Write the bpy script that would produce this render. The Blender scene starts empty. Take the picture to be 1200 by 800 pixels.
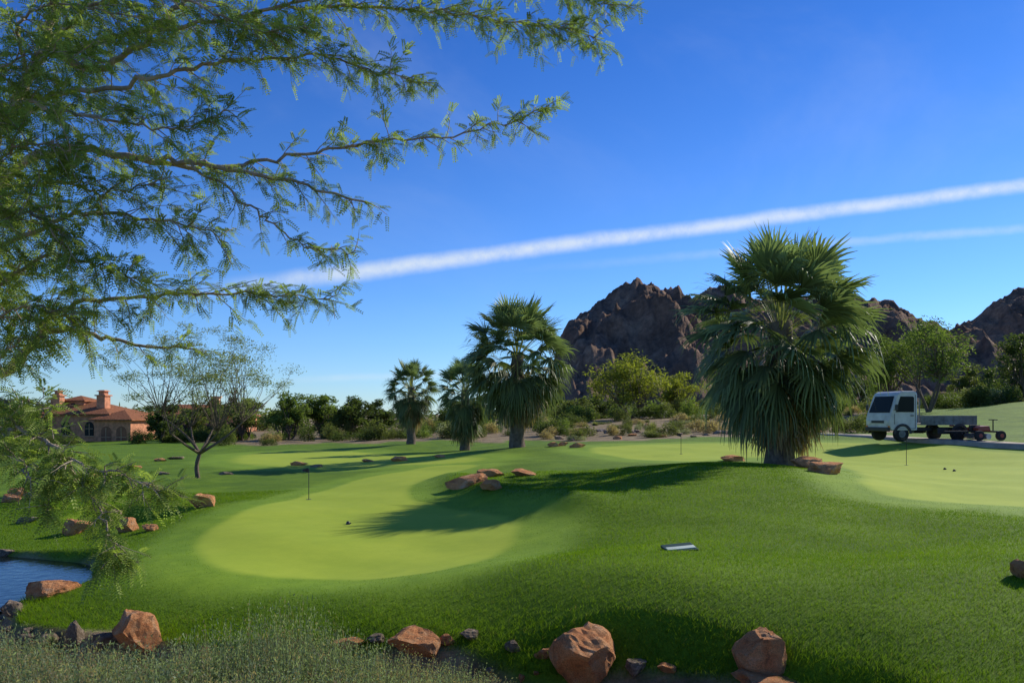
import bpy, math, random, numpy as np, bmesh
from mathutils import Vector, noise, Matrix
random.seed(7); RG=np.random.default_rng(7)
F=933.;CX=600.;HV=485.;CH=2.2
def W(u,v,Y): return Vector(((u-CX)/F*Y, Y, CH-(v-HV)/F*Y))
scene=bpy.context.scene
col=scene.collection
# ---------------------------------------------------------------- helpers
def link(o,parent=None):
    col.objects.link(o)
    if parent is not None: o.parent=parent
    return o
def top(o,label,cat,group=None):
    o["label"]=label;o["category"]=cat
    if group:o["group"]=group
    return o
def empty(name,loc,rz=0,s=1):
    o=bpy.data.objects.new(name,None);o.empty_display_size=.3
    o.location=loc;o.rotation_euler=(0,0,rz);o.scale=(s,s,s);col.objects.link(o);return o
def npmesh(name,V,Fa,mat=None,colr=None,smooth=False):
    V=np.asarray(V,dtype=np.float32);Fa=np.asarray(Fa,dtype=np.int32)
    me=bpy.data.meshes.new(name);n,k=Fa.shape
    me.vertices.add(len(V));me.vertices.foreach_set("co",V.ravel())
    me.loops.add(n*k);me.loops.foreach_set("vertex_index",Fa.ravel())
    me.polygons.add(n);me.polygons.foreach_set("loop_start",np.arange(0,n*k,k,dtype=np.int32))
    me.polygons.foreach_set("loop_total",np.full(n,k,dtype=np.int32))
    if smooth: me.polygons.foreach_set("use_smooth",np.ones(n,dtype=bool))
    if colr is not None:
        a=me.color_attributes.new("col",'FLOAT_COLOR','POINT')
        c=np.ones((len(V),4),dtype=np.float32);c[:,:colr.shape[1]]=colr
        a.data.foreach_set("color",c.ravel())
    me.update(calc_edges=True)
    if mat:me.materials.append(mat)
    return me
def obj(name,me,parent=None,loc=(0,0,0),rot=(0,0,0)):
    o=bpy.data.objects.new(name,me);o.location=loc;o.rotation_euler=rot;return link(o,parent)
class MB:
    def __init__(s): s.V=[];s.Q=[]
    def box(s,cx,cy,cz,sx,sy,sz,rz=0,taper=1):
        b=len(s.V);c,si=math.cos(rz),math.sin(rz)
        for dz in(-.5,.5):
            t=taper if dz>0 else 1
            for dx,dy in((-.5,-.5),(.5,-.5),(.5,.5),(-.5,.5)):
                x=dx*sx*t;y=dy*sy*t
                s.V.append((cx+x*c-y*si,cy+x*si+y*c,cz+dz*sz))
        for f in((3,2,1,0),(4,5,6,7),(0,1,5,4),(1,2,6,5),(2,3,7,6),(3,0,4,7)): s.Q.append([b+i for i in f])
        return s
    def prism(s,prof,x0,x1,axis='y'):
        b=len(s.V);n=len(prof)
        for t in(x0,x1):
            for a,z in prof: s.V.append((a,t,z) if axis=='y' else (t,a,z))
        for i in range(n):
            j=(i+1)%n;s.Q.append([b+i,b+j,b+n+j,b+n+i])
        s.Q.append([b+i for i in range(n)][::-1]);s.Q.append([b+n+i for i in range(n)])
        return s
    def cyl(s,c,axis,r,h,n=20,r2=None):
        b=len(s.V);r2=r if r2 is None else r2
        for t,rr in((-.5,r),(.5,r2)):
            for i in range(n):
                a=2*math.pi*i/n;p=rr*math.cos(a);q=rr*math.sin(a)
                d={'x':(t*h,p,q),'y':(p,t*h,q),'z':(p,q,t*h)}[axis]
                s.V.append((c[0]+d[0],c[1]+d[1],c[2]+d[2]))
        for i in range(n):
            j=(i+1)%n;s.Q.append([b+i,b+j,b+n+j,b+n+i])
        s.Q.append([b+i for i in range(n)][::-1]);s.Q.append([b+n+i for i in range(n)])
        return s
    def mesh(s,name,mat,bevel=0,smooth=False):
        me=bpy.data.meshes.new(name);me.from_pydata(s.V,[],s.Q)
        bm=bmesh.new();bm.from_mesh(me);bmesh.ops.recalc_face_normals(bm,faces=bm.faces)
        if bevel: bmesh.ops.bevel(bm,geom=[e for e in bm.edges if e.calc_face_angle(0)>.5],offset=bevel,segments=2,affect='EDGES',profile=.6)
        bm.to_mesh(me);bm.free()
        if smooth:
            for p in me.polygons:p.use_smooth=True
        me.materials.append(mat);return me
def tubes(lines,sides=6):
    V=[];Q=[]
    for pts,rad in lines:
        b=len(V);n=len(pts);ref=Vector((0.13,0.2,1)).normalized()
        for i in range(n):
            t=(pts[min(i+1,n-1)]-pts[max(i-1,0)])
            if t.length<1e-6:t=Vector((0,0,1))
            t.normalize()
            a=t.cross(ref)
            if a.length<.1:a=t.cross(Vector((1,0,0)))
            a.normalize();c=t.cross(a)
            for k in range(sides):
                an=2*math.pi*k/sides
                V.append(tuple(pts[i]+(a*math.cos(an)+c*math.sin(an))*rad[i]))
        for i in range(n-1):
            for k in range(sides):
                k2=(k+1)%sides
                Q.append((b+i*sides+k,b+i*sides+k2,b+(i+1)*sides+k2,b+(i+1)*sides+k))
    return np.array(V),np.array(Q)
def smoothline(pts,m=5):
    out=[];n=len(pts)
    for i in range(n-1):
        p0=pts[max(i-1,0)];p1=pts[i];p2=pts[i+1];p3=pts[min(i+2,n-1)]
        for j in range(m):
            t=j/m
            out.append(.5*((2*p1)+(p2-p0)*t+(2*p0-5*p1+4*p2-p3)*t*t+(3*p1-p0-3*p2+p3)*t**3))
    out.append(pts[-1].copy());return out
# ---------------------------------------------------------------- materials
def newmat(name):
    m=bpy.data.materials.new(name);m.use_nodes=True
    nt=m.node_tree;return m,nt,nt.nodes["Principled BSDF"],nt.nodes["Material Output"]
def ramp(nt,pos):
    r=nt.nodes.new("ShaderNodeValToRGB");e=r.color_ramp.elements
    while len(e)<len(pos):e.new(.5)
    for i,(p,c) in enumerate(pos):
        e[i].position=p;e[i].color=(c[0],c[1],c[2],1)
    return r
def noisen(nt,scale,detail=6,rough=.6,vec=None,dist=0):
    n=nt.nodes.new("ShaderNodeTexNoise");n.inputs["Scale"].default_value=scale;n.inputs["Detail"].default_value=detail
    n.inputs["Roughness"].default_value=rough;n.inputs["Distortion"].default_value=dist
    if vec:nt.links.new(vec,n.inputs["Vector"])
    return n
def solid(name,c,rough=.6,var=.25,scale=6,metal=0,bump=0,bscale=40,spec=None):
    m,nt,b,o=newmat(name);tc=nt.nodes.new("ShaderNodeTexCoord")
    n=noisen(nt,scale,5,.6,tc.outputs["Object"])
    r=ramp(nt,[(.3,[x*(1-var) for x in c]),(.7,[min(1,x*(1+var*.6)) for x in c])])
    nt.links.new(n.outputs["Fac"],r.inputs[0]);nt.links.new(r.outputs[0],b.inputs["Base Color"])
    b.inputs["Roughness"].default_value=rough;b.inputs["Metallic"].default_value=metal
    if spec is not None:b.inputs["Specular IOR Level"].default_value=spec
    if bump:
        n2=noisen(nt,bscale,5,.6,tc.outputs["Object"]);bp=nt.nodes.new("ShaderNodeBump");bp.inputs["Strength"].default_value=bump;bp.inputs["Distance"].default_value=.02
        nt.links.new(n2.outputs["Fac"],bp.inputs["Height"]);nt.links.new(bp.outputs[0],b.inputs["Normal"])
    return m
def foliage(name,trans=.4,rough=.5,tint=(1.25,1.3,.6),spec=.25):
    m,nt,b,o=newmat(name)
    a=nt.nodes.new("ShaderNodeAttribute");a.attribute_name="col"
    nt.links.new(a.outputs["Color"],b.inputs["Base Color"]);b.inputs["Roughness"].default_value=rough
    b.inputs["Specular IOR Level"].default_value=spec
    t=nt.nodes.new("ShaderNodeBsdfTranslucent");mx=nt.nodes.new("ShaderNodeMixShader");mx.inputs[0].default_value=trans
    mu=nt.nodes.new("ShaderNodeVectorMath");mu.operation='MULTIPLY';mu.inputs[1].default_value=tint
    nt.links.new(a.outputs["Color"],mu.inputs[0]);nt.links.new(mu.outputs[0],t.inputs["Color"])
    nt.links.new(b.outputs[0],mx.inputs[1]);nt.links.new(t.outputs[0],mx.inputs[2]);nt.links.new(mx.outputs[0],o.inputs[0])
    return m
M_leaf=foliage("leaf_material",.5,.55,(1.2,1.3,.62),.15)
M_palm=foliage("palm_leaf_material",.28,.5,(1.12,1.25,.7),.2)
M_blade=foliage("grass_blade_material",.55,.65,(1.2,1.3,.5),.1)
M_bark=solid("bark_material",(.42,.33,.24),.9,.45,9,0,.8,30)
M_barkd=solid("dark_bark_material",(.14,.1,.07),.9,.5,9,0,.8,30)
M_palmbark=solid("palm_bark_material",(.17,.13,.095),.95,.5,7,0,1,25,.1)

def rockmat(name,cols,sc=2.2):
    m,nt,b,o=newmat(name);tc=nt.nodes.new("ShaderNodeTexCoord");oi=nt.nodes.new("ShaderNodeObjectInfo")
    ad=nt.nodes.new("ShaderNodeVectorMath");ad.operation='ADD';nt.links.new(tc.outputs["Object"],ad.inputs[0])
    sc2=nt.nodes.new("ShaderNodeVectorMath");sc2.operation='SCALE';sc2.inputs[0].default_value=(13,7,5);nt.links.new(oi.outputs["Random"],sc2.inputs["Scale"])
    nt.links.new(sc2.outputs[0],ad.inputs[1])
    n=noisen(nt,sc,9,.65,ad.outputs[0],.6);r=ramp(nt,cols);nt.links.new(n.outputs["Fac"],r.inputs[0])
    n3=noisen(nt,25,5,.75,ad.outputs[0]);r3=ramp(nt,[(.35,(.45,.43,.4)),(.6,(1.1,1.08,1.05))]);nt.links.new(n3.outputs["Fac"],r3.inputs[0])
    mu=nt.nodes.new("ShaderNodeMix");mu.data_type='RGBA';mu.blend_type='MULTIPLY';mu.inputs[0].default_value=.7
    nt.links.new(r.outputs[0],mu.inputs[6]);nt.links.new(r3.outputs[0],mu.inputs[7]);nt.links.new(mu.outputs[2],b.inputs["Base Color"])
    b.inputs["Roughness"].default_value=.95;b.inputs["Specular IOR Level"].default_value=.15
    n2=noisen(nt,7,11,.8,ad.outputs[0]);bp=nt.nodes.new("ShaderNodeBump");bp.inputs["Strength"].default_value=1;bp.inputs["Distance"].default_value=.08
    nt.links.new(n2.outputs["Fac"],bp.inputs["Height"]);nt.links.new(bp.outputs[0],b.inputs["Normal"]);return m
M_rock=rockmat("red_rock_material",[(.3,(.34,.17,.10)),(.42,(.82,.34,.14)),(.58,(.88,.46,.22)),(.75,(.78,.57,.42))])
M_rockg=rockmat("grey_rock_material",[(.3,(.17,.13,.10)),(.5,(.42,.32,.23)),(.7,(.66,.54,.42))])

# ---------------------------------------------------------------- terrain function
ctrl=[]
def cp(*l):
    for u,v,Y in l:
        p=W(u,v,Y);ctrl.append((p.x,p.y,p.z))
cp((20,715,8.6),(160,742,7.8),(300,748,7.35),(480,752,7.1),(600,755,6.95),(690,776,6.45),(800,787,6.15),(900,790,6),(1000,800,5.7),(1150,800,5.5),(1250,790,5.5),
   (450,700,7.9),(300,692,8.4),(150,690,8.9),(600,700,7.5),(700,705,7.15),(850,710,6.8),(900,740,6.45),(900,675,7.5),(1050,715,6.45),(1050,755,5.95),(1100,675,7.2),(1180,730,6.2),(1200,665,7.4),(1300,655,7.8),
   (420,678,9.3),(330,672,9.6),(235,640,11),(250,600,14.3),(420,630,11.8),(350,650,10.6),(550,650,10.4),(600,635,11),(420,600,14.2),(480,575,17),(530,552,21),(340,585,16.5),(560,602,13.8),
   (912,546,20),(840,546,18.6),(980,552,18.3),(800,556,16.5),(700,586,12.8),(700,640,10),(760,606,11.5),(850,628,10),(1000,592,12.5),(1000,643,9.5),(1100,615,10.8),(1100,643,9.3),(1200,615,10.3),(1180,590,13.5),(1060,583,14),(1300,590,13),
   (1100,562,18),(1100,540,23.5),(1000,530,26.5),(850,526,28.5),(1190,560,18),(1190,532,24),(760,530,27),(700,539,23.5),(700,553,18.5),
   (570,560,18.3),(640,542,21.5),(600,565,17),(620,585,14.5),(614,523,31),(545,528,38),(483,520,44),(640,520,33),
   (400,545,27),(300,560,22.5),(330,575,19),(233,560,22.5),(190,580,18.5),(150,560,24),(60,565,25),(100,545,30),(50,530,40),(200,532,38),(300,528,42),(400,522,46),(450,535,33),
   (20,628,14),(20,602,17),(90,597,16.5),(-80,615,15),(-100,580,22),(40,638,13),(110,628,13.5),
   (750,515,38),(750,506,50),(760,493,65),(690,500,58),(900,510,38),(900,498,52),(600,512,50),(1000,500,45),
   (1090,516,28.5),(1200,523,25.2),(1000,510,33),(1300,530,23),(1130,505,36),(1190,500,37),(1130,478,60),(1200,470,58),(1080,480,62),(1300,470,55),
   (300,515,65),(100,520,65),(0,522,70),(-200,522,60),(-300,545,40))
ctrl+=[(0,0,.5),(-4,2,.6),(4,2,.5),(0,4,.45),(-3,4,.5),(-3,5.3,.3),(0,5,.25),(3,4.2,.42),(5,4,.5),(8,4,.6),(-7,6,.35),(-9,9,.2),
       (-40,100,.0),(0,100,.3),(40,100,2.2),(80,110,2.5),(-90,110,-.5),(12,80,1.9)]
C=np.array(ctrl)
def warp(X,Y):
    Yc=np.clip(Y,-3,130);return np.clip(X/(Yc+6),-.85,.85)*1.3,np.log(Yc+6)
cp_,cq_=warp(C[:,0],C[:,1]);cc=.10
def ker(p,q): return np.sqrt((p[:,None]-cp_[None])**2+(q[:,None]-cq_[None])**2+cc*cc)
A=ker(cp_,cq_);n=len(C)
Mx=np.zeros((n+1,n+1));Mx[:n,:n]=A-np.eye(n)*2e-3;Mx[:n,n]=1;Mx[n,:n]=1
wts=np.linalg.solve(Mx,np.append(C[:,2],0))
def segdist(X,Y,pts):
    d=np.full(X.shape,1e9)
    for (x0,y0),(x1,y1) in zip(pts[:-1],pts[1:]):
        dx,dy=x1-x0,y1-y0;t=np.clip(((X-x0)*dx+(Y-y0)*dy)/(dx*dx+dy*dy),0,1)
        d=np.minimum(d,np.hypot(X-x0-t*dx,Y-y0-t*dy))
    return d
def sstep(a,b,x):
    t=np.clip((x-a)/(b-a),0,1);return t*t*(3-2*t)
STREAM=[(-8.2,15.9),(-7.4,15.4),(-7.0,15.0)]
POND=[(-12,11.9),(-8.2,11.4),(-6.9,10.9),(-6.3,9.8)]
DRY=[(-6.1,8.9),(-5.3,7.8),(-4.0,7.2),(-2.5,6.8),(-1,6.6),(.6,6.1),(1.6,5.6),(2.6,4.7),(4,3.9)]
LIP=[(-1.9,18.8),(-1.35,16.4),(-.6,14.9),(.15,13.9),(.62,12.6)]
def T(X,Y):
    X=np.atleast_1d(np.asarray(X,float)).ravel();Y=np.atleast_1d(np.asarray(Y,float)).ravel()
    Z=np.empty(len(X))
    for s in range(0,len(X),40000):
        p,q=warp(X[s:s+40000],Y[s:s+40000]);Z[s:s+40000]=ker(p,q)@wts[:n]+wts[n]
    r=np.hypot(X,Y)
    Z=Z*(1-sstep(95,170,r))
    near=(1-sstep(26,34,Y))
    Z=np.where(near>0,np.maximum(Z,.07*near+Z*(1-near)),Z)
    Z=Z+.018*np.sin(X*1.7+np.sin(Y*1.1)*1.5)*np.sin(Y*1.4+X*.4)*sstep(4,7,r)
    dl=segdist(X-.45,Y-.25,LIP);Z=Z+.15*np.exp(-(dl/.5)**2)
    Z=Z+.2*np.exp(-((X-4.5)/2.6)**2-((Y-16)/2.6)**2)
    ds=segdist(X,Y,STREAM);dp=segdist(X,Y,POND)
    c1=-.18+ .36*sstep(.25,.75,ds)*1.0+ np.clip(ds-.75,0,9)*.9
    c2=-.4+ .55*sstep(.65,1.2,dp)+np.clip(dp-1.2,0,9)*.9
    Z=np.minimum(Z,np.minimum(c1,c2))
    dd=segdist(X,Y,DRY);c3=-.12+.30*sstep(.15,.62,dd)+np.clip(dd-.62,0,9)*.85
    Z=np.minimum(Z,c3)
    return Z
def hit(u,v,y0=4.6,y1=140):
    Ys=np.geomspace(y0,y1,900);X=(u-CX)/F*Ys;Zr=CH-(v-HV)/F*Ys;Zt=T(X,Ys)
    i=np.argmax(Zt>=Zr)
    if Zt[i]<Zr[i]: i=len(Ys)-1
    return float(X[i]),float(Ys[i]),float(Zt[i])
def gz(x,y): return float(T([x],[y])[0])
# ---------------------------------------------------------------- grid
def axis(a,b,step,lo,hi,g=1.04):
    c=list(np.arange(a,b,step));s=step;x=c[-1]
    up=[]
    while x<hi: s*=g;x+=s;up.append(x)
    s=step;x=a;dn=[]
    while x>lo: s*=g;x-=s;dn.append(x)
    return np.array(dn[::-1]+c+up)
xs=axis(-8.5,11,.07,-1800,1800);ys=axis(5,23,.07,-30,3500)
GX,GY=np.meshgrid(xs,ys);gx=GX.ravel();gy=GY.ravel();gzv=T(gx,gy)
def polyuv(l): return [hit(u,v)[:2] for u,v in l]
def sdpoly(X,Y,poly):
    d=segdist(X,Y,poly+[poly[0]]);ins=np.zeros(X.shape,bool);m=len(poly)
    for i in range(m):
        x0,y0=poly[i];x1,y1=poly[(i+1)%m]
        c=((y0>Y)!=(y1>Y))&(X<(x1-x0)*(Y-y0)/((y1-y0) if y1!=y0 else 1e-9)+x0);ins^=c
    return np.where(ins,d,-d)
def rnd_poly(p):
    P=[Vector((a,b,0)) for a,b in p];P=P+[P[0]];q=smoothline(P,4)[:-1];return [(a.x,a.y) for a in q]
G1=rnd_poly(polyuv([(232,640),(245,660),(300,674),(380,680),(450,678),(520,668),(580,650),(606,632),(600,612),(565,600),(520,592),(485,584),(478,574),(500,562),(540,552),(560,545),(520,545),(470,553),(420,563),(370,578),(310,592),(260,612)]))
G2=rnd_poly(polyuv([(1015,566),(1030,577),(1070,585),(1200,594),(1300,600),(1300,545),(1200,532),(1090,523),(1000,519),(850,519),(740,521),(690,526),(720,535),(800,540),(880,536),(960,541),(1000,552)]))
G3=rnd_poly(polyuv([(270,541),(300,531),(400,528),(520,533),(565,539),(500,544),(400,547),(330,547)]))
sel=(gy<60)&(gy>4)&(np.abs(gx)<60)
def masks(X,Y):
    wob=.06*np.sin(X*1.3)+.05*np.sin(Y*2.1+X)
    sd=[sdpoly(X,Y,g)+wob for g in (G1,G2,G3)]
    mg=np.maximum.reduce([sstep(-.13,.13,sd[0]),sstep(-.2,.2,sd[1]),sstep(-.4,.4,sd[2])])
    co=np.maximum.reduce([sstep(-1.3,-.45,sd[0]),sstep(-1.6,-.6,sd[1]),sstep(-2,-.8,sd[2])])
    return mg,co
gm=np.zeros(len(gx));gc=np.zeros(len(gx));gm[sel],gc[sel]=masks(gx[sel],gy[sel])
def desert(X,Y):
    nz=.15*np.sin(X*2.3+1)+.12*np.sin(X*5.1+Y*3)+.1*np.sin(Y*4.3-X*2)
    dry=segdist(X,Y,DRY)
    yb=np.interp(X,[p[0] for p in DRY],[p[1] for p in DRY])
    d=np.maximum(1-sstep(.38,.54,dry+nz*.6),np.where((Y<yb)&(X<4),1,0)*1.0)
    U=CX+F*X/np.maximum(Y,1)
    Yb=np.interp(U,[0,200,270,650,680,1060,1085],[78,75,52,44,38,37,110])+ (np.sin(X*.9)+np.sin(X*2.1+Y))*1.2
    d2=sstep(-.6,.6,Y-Yb);d2=np.maximum(d2,(Y>150)*1.0)
    sb=1-sstep(.2,.4,np.minimum(segdist(X,Y,STREAM)-.1,segdist(X,Y,POND)-.7)+nz*.4)
    return np.clip(np.maximum.reduce([d,d2,sb]),0,1)
gd=desert(gx,gy)
nx,ny=len(xs),len(ys);ii=np.arange((ny-1)*(nx-1));r_=ii//(nx-1);c_=ii%(nx-1);b0=r_*nx+c_
faces=np.stack([b0,b0+1,b0+nx+1,b0+nx],1)
m,nt,bs,out=newmat("ground_material")
at=nt.nodes.new("ShaderNodeAttribute");at.attribute_name="col";sp=nt.nodes.new("ShaderNodeSeparateColor");nt.links.new(at.outputs["Color"],sp.inputs[0])
tc=nt.nodes.new("ShaderNodeTexCoord");ov=tc.outputs["Object"]
def mixc(f,a,b,bt='MIX'):
    x=nt.nodes.new("ShaderNodeMix");x.data_type='RGBA';x.blend_type=bt
    if isinstance(f,(int,float)):x.inputs[0].default_value=f
    else:nt.links.new(f,x.inputs[0])
    nt.links.new(a,x.inputs[6]);nt.links.new(b,x.inputs[7]);return x.outputs[2]
nb=noisen(nt,.9,5,.55,ov);nf=noisen(nt,38,6,.75,ov);nff=noisen(nt,130,3,.7,ov);nm2=noisen(nt,2.6,7,.72,ov)
rr=ramp(nt,[(.3,(.09,.175,.009)),(.7,(.16,.27,.014))]);nt.links.new(nb.outputs["Fac"],rr.inputs[0])
rc=ramp(nt,[(.3,(.17,.29,.018)),(.7,(.22,.34,.023))]);nt.links.new(nb.outputs["Fac"],rc.inputs[0])
rg=ramp(nt,[(.3,(.32,.42,.037)),(.7,(.38,.465,.044))]);nt.links.new(nb.outputs["Fac"],rg.inputs[0])
nd=noisen(nt,1.3,8,.7,ov);rd=ramp(nt,[(.3,(.07,.055,.035)),(.45,(.22,.16,.095)),(.6,(.36,.28,.175)),(.72,(.15,.15,.06))]);nt.links.new(nd.outputs["Fac"],rd.inputs[0])
fr=ramp(nt,[(.3,(.45,.5,.4)),(.65,(1.25,1.2,1.1))]);nt.links.new(nf.outputs["Fac"],fr.inputs[0])
fm=ramp(nt,[(.3,(.68,.76,.7)),(.7,(1.18,1.12,1.05))]);nt.links.new(nm2.outputs["Fac"],fm.inputs[0])
fg=ramp(nt,[(.3,(.84,.87,.8)),(.7,(1.1,1.07,1.05))]);nt.links.new(nff.outputs["Fac"],fg.inputs[0])
rough_c=mixc(.8,rr.outputs[0],fr.outputs[0],'MULTIPLY')
col_c=mixc(.4,rc.outputs[0],fr.outputs[0],'MULTIPLY')
gr_c=mixc(1.,rg.outputs[0],fg.outputs[0],'MULTIPLY')
c=mixc(sp.outputs["Green"],rough_c,col_c);c=mixc(.8,c,fm.outputs[0],'MULTIPLY');c=mixc(sp.outputs["Red"],c,mixc(.35,gr_c,fm.outputs[0],'MULTIPLY'))
dirt=mixc(.8,rd.outputs[0],fr.outputs[0],'MULTIPLY');c=mixc(sp.outputs["Blue"],c,dirt)
nt.links.new(c,bs.inputs["Base Color"]);bs.inputs["Roughness"].default_value=.85;bs.inputs["Specular IOR Level"].default_value=.15
bp=nt.nodes.new("ShaderNodeBump");bp.inputs["Distance"].default_value=.03
ms=nt.nodes.new("ShaderNodeMath");ms.operation='MULTIPLY_ADD';ms.inputs[1].default_value=-.5;ms.inputs[2].default_value=.6
nt.links.new(sp.outputs["Green"],ms.inputs[0]);nt.links.new(ms.outputs[0],bp.inputs["Strength"])
nt.links.new(nf.outputs["Fac"],bp.inputs["Height"]);nt.links.new(bp.outputs[0],bs.inputs["Normal"])
M_ground=m
gcol=np.stack([gm,np.maximum(gc,gm),gd],1)
ground=obj("ground",npmesh("ground",np.stack([gx,gy,gzv],1),faces,M_ground,gcol,True));ground["kind"]="structure"
# ---------------------------------------------------------------- water
m,nt,bs,out=newmat("water_material")
bs.inputs["Base Color"].default_value=(.008,.013,.01,1);bs.inputs["Roughness"].default_value=.06;bs.inputs["IOR"].default_value=1.33
tc=nt.nodes.new("ShaderNodeTexCoord");nn=noisen(nt,5,4,.6,tc.outputs["Object"]);bp=nt.nodes.new("ShaderNodeBump");bp.inputs["Strength"].default_value=.15;bp.inputs["Distance"].default_value=.06
nt.links.new(nn.outputs["Fac"],bp.inputs["Height"]);nt.links.new(bp.outputs[0],bs.inputs["Normal"])
wv=[(-16,15,0),(-16,8.9,0),(-5.6,8.9,0),(-5,9.4,0),(-5,13,0),(-6,17,0),(-9,17,0)]
me=bpy.data.meshes.new("water");me.from_pydata(wv,[],[list(range(7))]);me.materials.append(m)
w=obj("water",me);w["kind"]="structure"
# ---------------------------------------------------------------- grass blades
def blades(N,xr,yr,hmin,hmax,wd,pw=1.4):
    X=RG.uniform(-1,1,N);Y=yr[0]+(yr[1]-yr[0])*RG.random(N)**pw
    X=X*(Y*.66+.6)
    mg,co=masks(X,Y);d=desert(X,Y)
    keep=(mg<.2)&(RG.random(N)>d*1.05)&(RG.random(N)>co*.85)&(T(X,Y)>.03)
    X=X[keep];Y=Y[keep];co=co[keep];d=d[keep];k=len(X)
    Z=T(X,Y);edge=1-sstep(.4,1.2,segdist(X,Y,DRY))
    H=RG.uniform(hmin,hmax,k)*(1-.6*co)*(1+1.5*edge)
    a=RG.uniform(0,2*np.pi,k);wx=np.cos(a)*wd*(Y/8);wy=np.sin(a)*wd*(Y/8)
    lx=RG.normal(0,.6,k)*H;ly=RG.normal(0,.6,k)*H-edge*H*.5
    P=np.stack([np.stack([X-wx,Y-wy,Z-.004],1),np.stack([X+wx,Y+wy,Z-.004],1),np.stack([X+lx,Y+ly,Z+H],1)],1).reshape(-1,3)
    t=RG.random(k);pn=.5+.5*np.sin(X*1.9+np.sin(Y*2.3)*2)*np.sin(Y*1.7+X*.6);t=.6*t+.4*pn
    c0=np.array([.10,.20,.010]);c1=np.array([.25,.385,.019]);cc_=c0+(c1-c0)*t[:,None]
    dryb=RG.random(k)<.03;cc_[dryb]=(.3,.28,.09)
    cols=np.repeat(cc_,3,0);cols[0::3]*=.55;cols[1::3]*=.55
    return npmesh("turf_grass",P,np.arange(3*k).reshape(-1,3),M_blade,cols)
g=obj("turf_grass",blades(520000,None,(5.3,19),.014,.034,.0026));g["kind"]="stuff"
# ---------------------------------------------------------------- mountains
m,nt,bs,out=newmat("mountain_material");tc=nt.nodes.new("ShaderNodeTexCoord")
n1=noisen(nt,.04,10,.7,tc.outputs["Object"],.5);r1=ramp(nt,[(.3,(.11,.072,.052)),(.5,(.24,.155,.11)),(.7,(.42,.29,.20))])
nt.links.new(n1.outputs["Fac"],r1.inputs[0])
n2=noisen(nt,.3,8,.75,tc.outputs["Object"]);r2=ramp(nt,[(.35,(.45,.45,.46)),(.62,(1.15,1.12,1.08))]);nt.links.new(n2.outputs["Fac"],r2.inputs[0])
mx=nt.nodes.new("ShaderNodeMix");mx.data_type='RGBA';mx.blend_type='MULTIPLY';mx.inputs[0].default_value=.7
nt.links.new(r1.outputs[0],mx.inputs[6]);nt.links.new(r2.outputs[0],mx.inputs[7]);nt.links.new(mx.outputs[2],bs.inputs["Base Color"])
bs.inputs["Roughness"].default_value=.95;bs.inputs["Specular IOR Level"].default_value=.1
bp=nt.nodes.new("ShaderNodeBump");bp.inputs["Strength"].default_value=.9;bp.inputs["Distance"].default_value=2.2;nt.links.new(n2.outputs["Fac"],bp.inputs["Height"]);nt.links.new(bp.outputs[0],bs.inputs["Normal"])
M_mtn=m
def mountain(name,prof,Y0,depth,amp,seed,nxm=420,nym=110):
    us=np.array([p[0] for p in prof],float);vs=np.array([p[1] for p in prof],float)
    u=np.linspace(us[0],us[-1],nxm);E=(HV-np.interp(u,us,vs))/F*Y0
    V=np.zeros((nym,nxm,3));
    for j in range(nym):
        t=-1+2*j/(nym-1);y=Y0+t*depth
        for i in range(nxm):
            x=(u[i]-CX)/F*Y0
            s=max(0,1-abs(t)**1.15)
            p=Vector((x*.02+seed,y*.012,0))
            r=noise.ridged_multi_fractal(p,.9,2.1,7,1.0,2.2)*.5-.62
            r2=noise.ridged_multi_fractal(Vector((x*.11,y*.05,seed)),.9,2.2,4,1.0,2.0)-.9
            e=E[i]*(s**.85)
            k=min(1,e/30)
            h=e+amp*r*k*(1-.72*math.exp(-(t*6)**2))+r2*amp*.09*min(1,e/10)
            V[j,i]=(x+noise.noise(p*3)*4*(abs(t)),y,h-2)
    b=(np.arange((nym-1)*(nxm-1)));rj=b//(nxm-1);ci=b%(nxm-1);b0=rj*nxm+ci
    me=npmesh(name,V.reshape(-1,3),np.stack([b0,b0+1,b0+nxm+1,b0+nxm],1),M_mtn,None,False)
    o=obj(name,me);o["kind"]="structure";return o
mountain("mountain",[(600,485),(635,475),(645,440),(654,395),(666,376),(684,362),(700,347),(712,338),(724,326),(736,321),(750,322),(762,330),(772,342),(780,330),(790,345),(805,348),(818,333),(830,327),(845,328),(862,338),(880,350),(900,345),(930,348),(960,338),(985,345),(1005,350),(1020,356),(1040,364),(1060,378),(1075,396),(1092,420),(1115,455),(1150,485)],520,190,32,3.1)
mountain("mountain",[(1095,485),(1112,440),(1122,395),(1132,376),(1142,372),(1155,364),(1165,350),(1180,344),(1195,336),(1210,339),(1230,328),(1260,338),(1300,360),(1340,400),(1400,485)],760,220,40,9.7,300,80)
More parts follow.
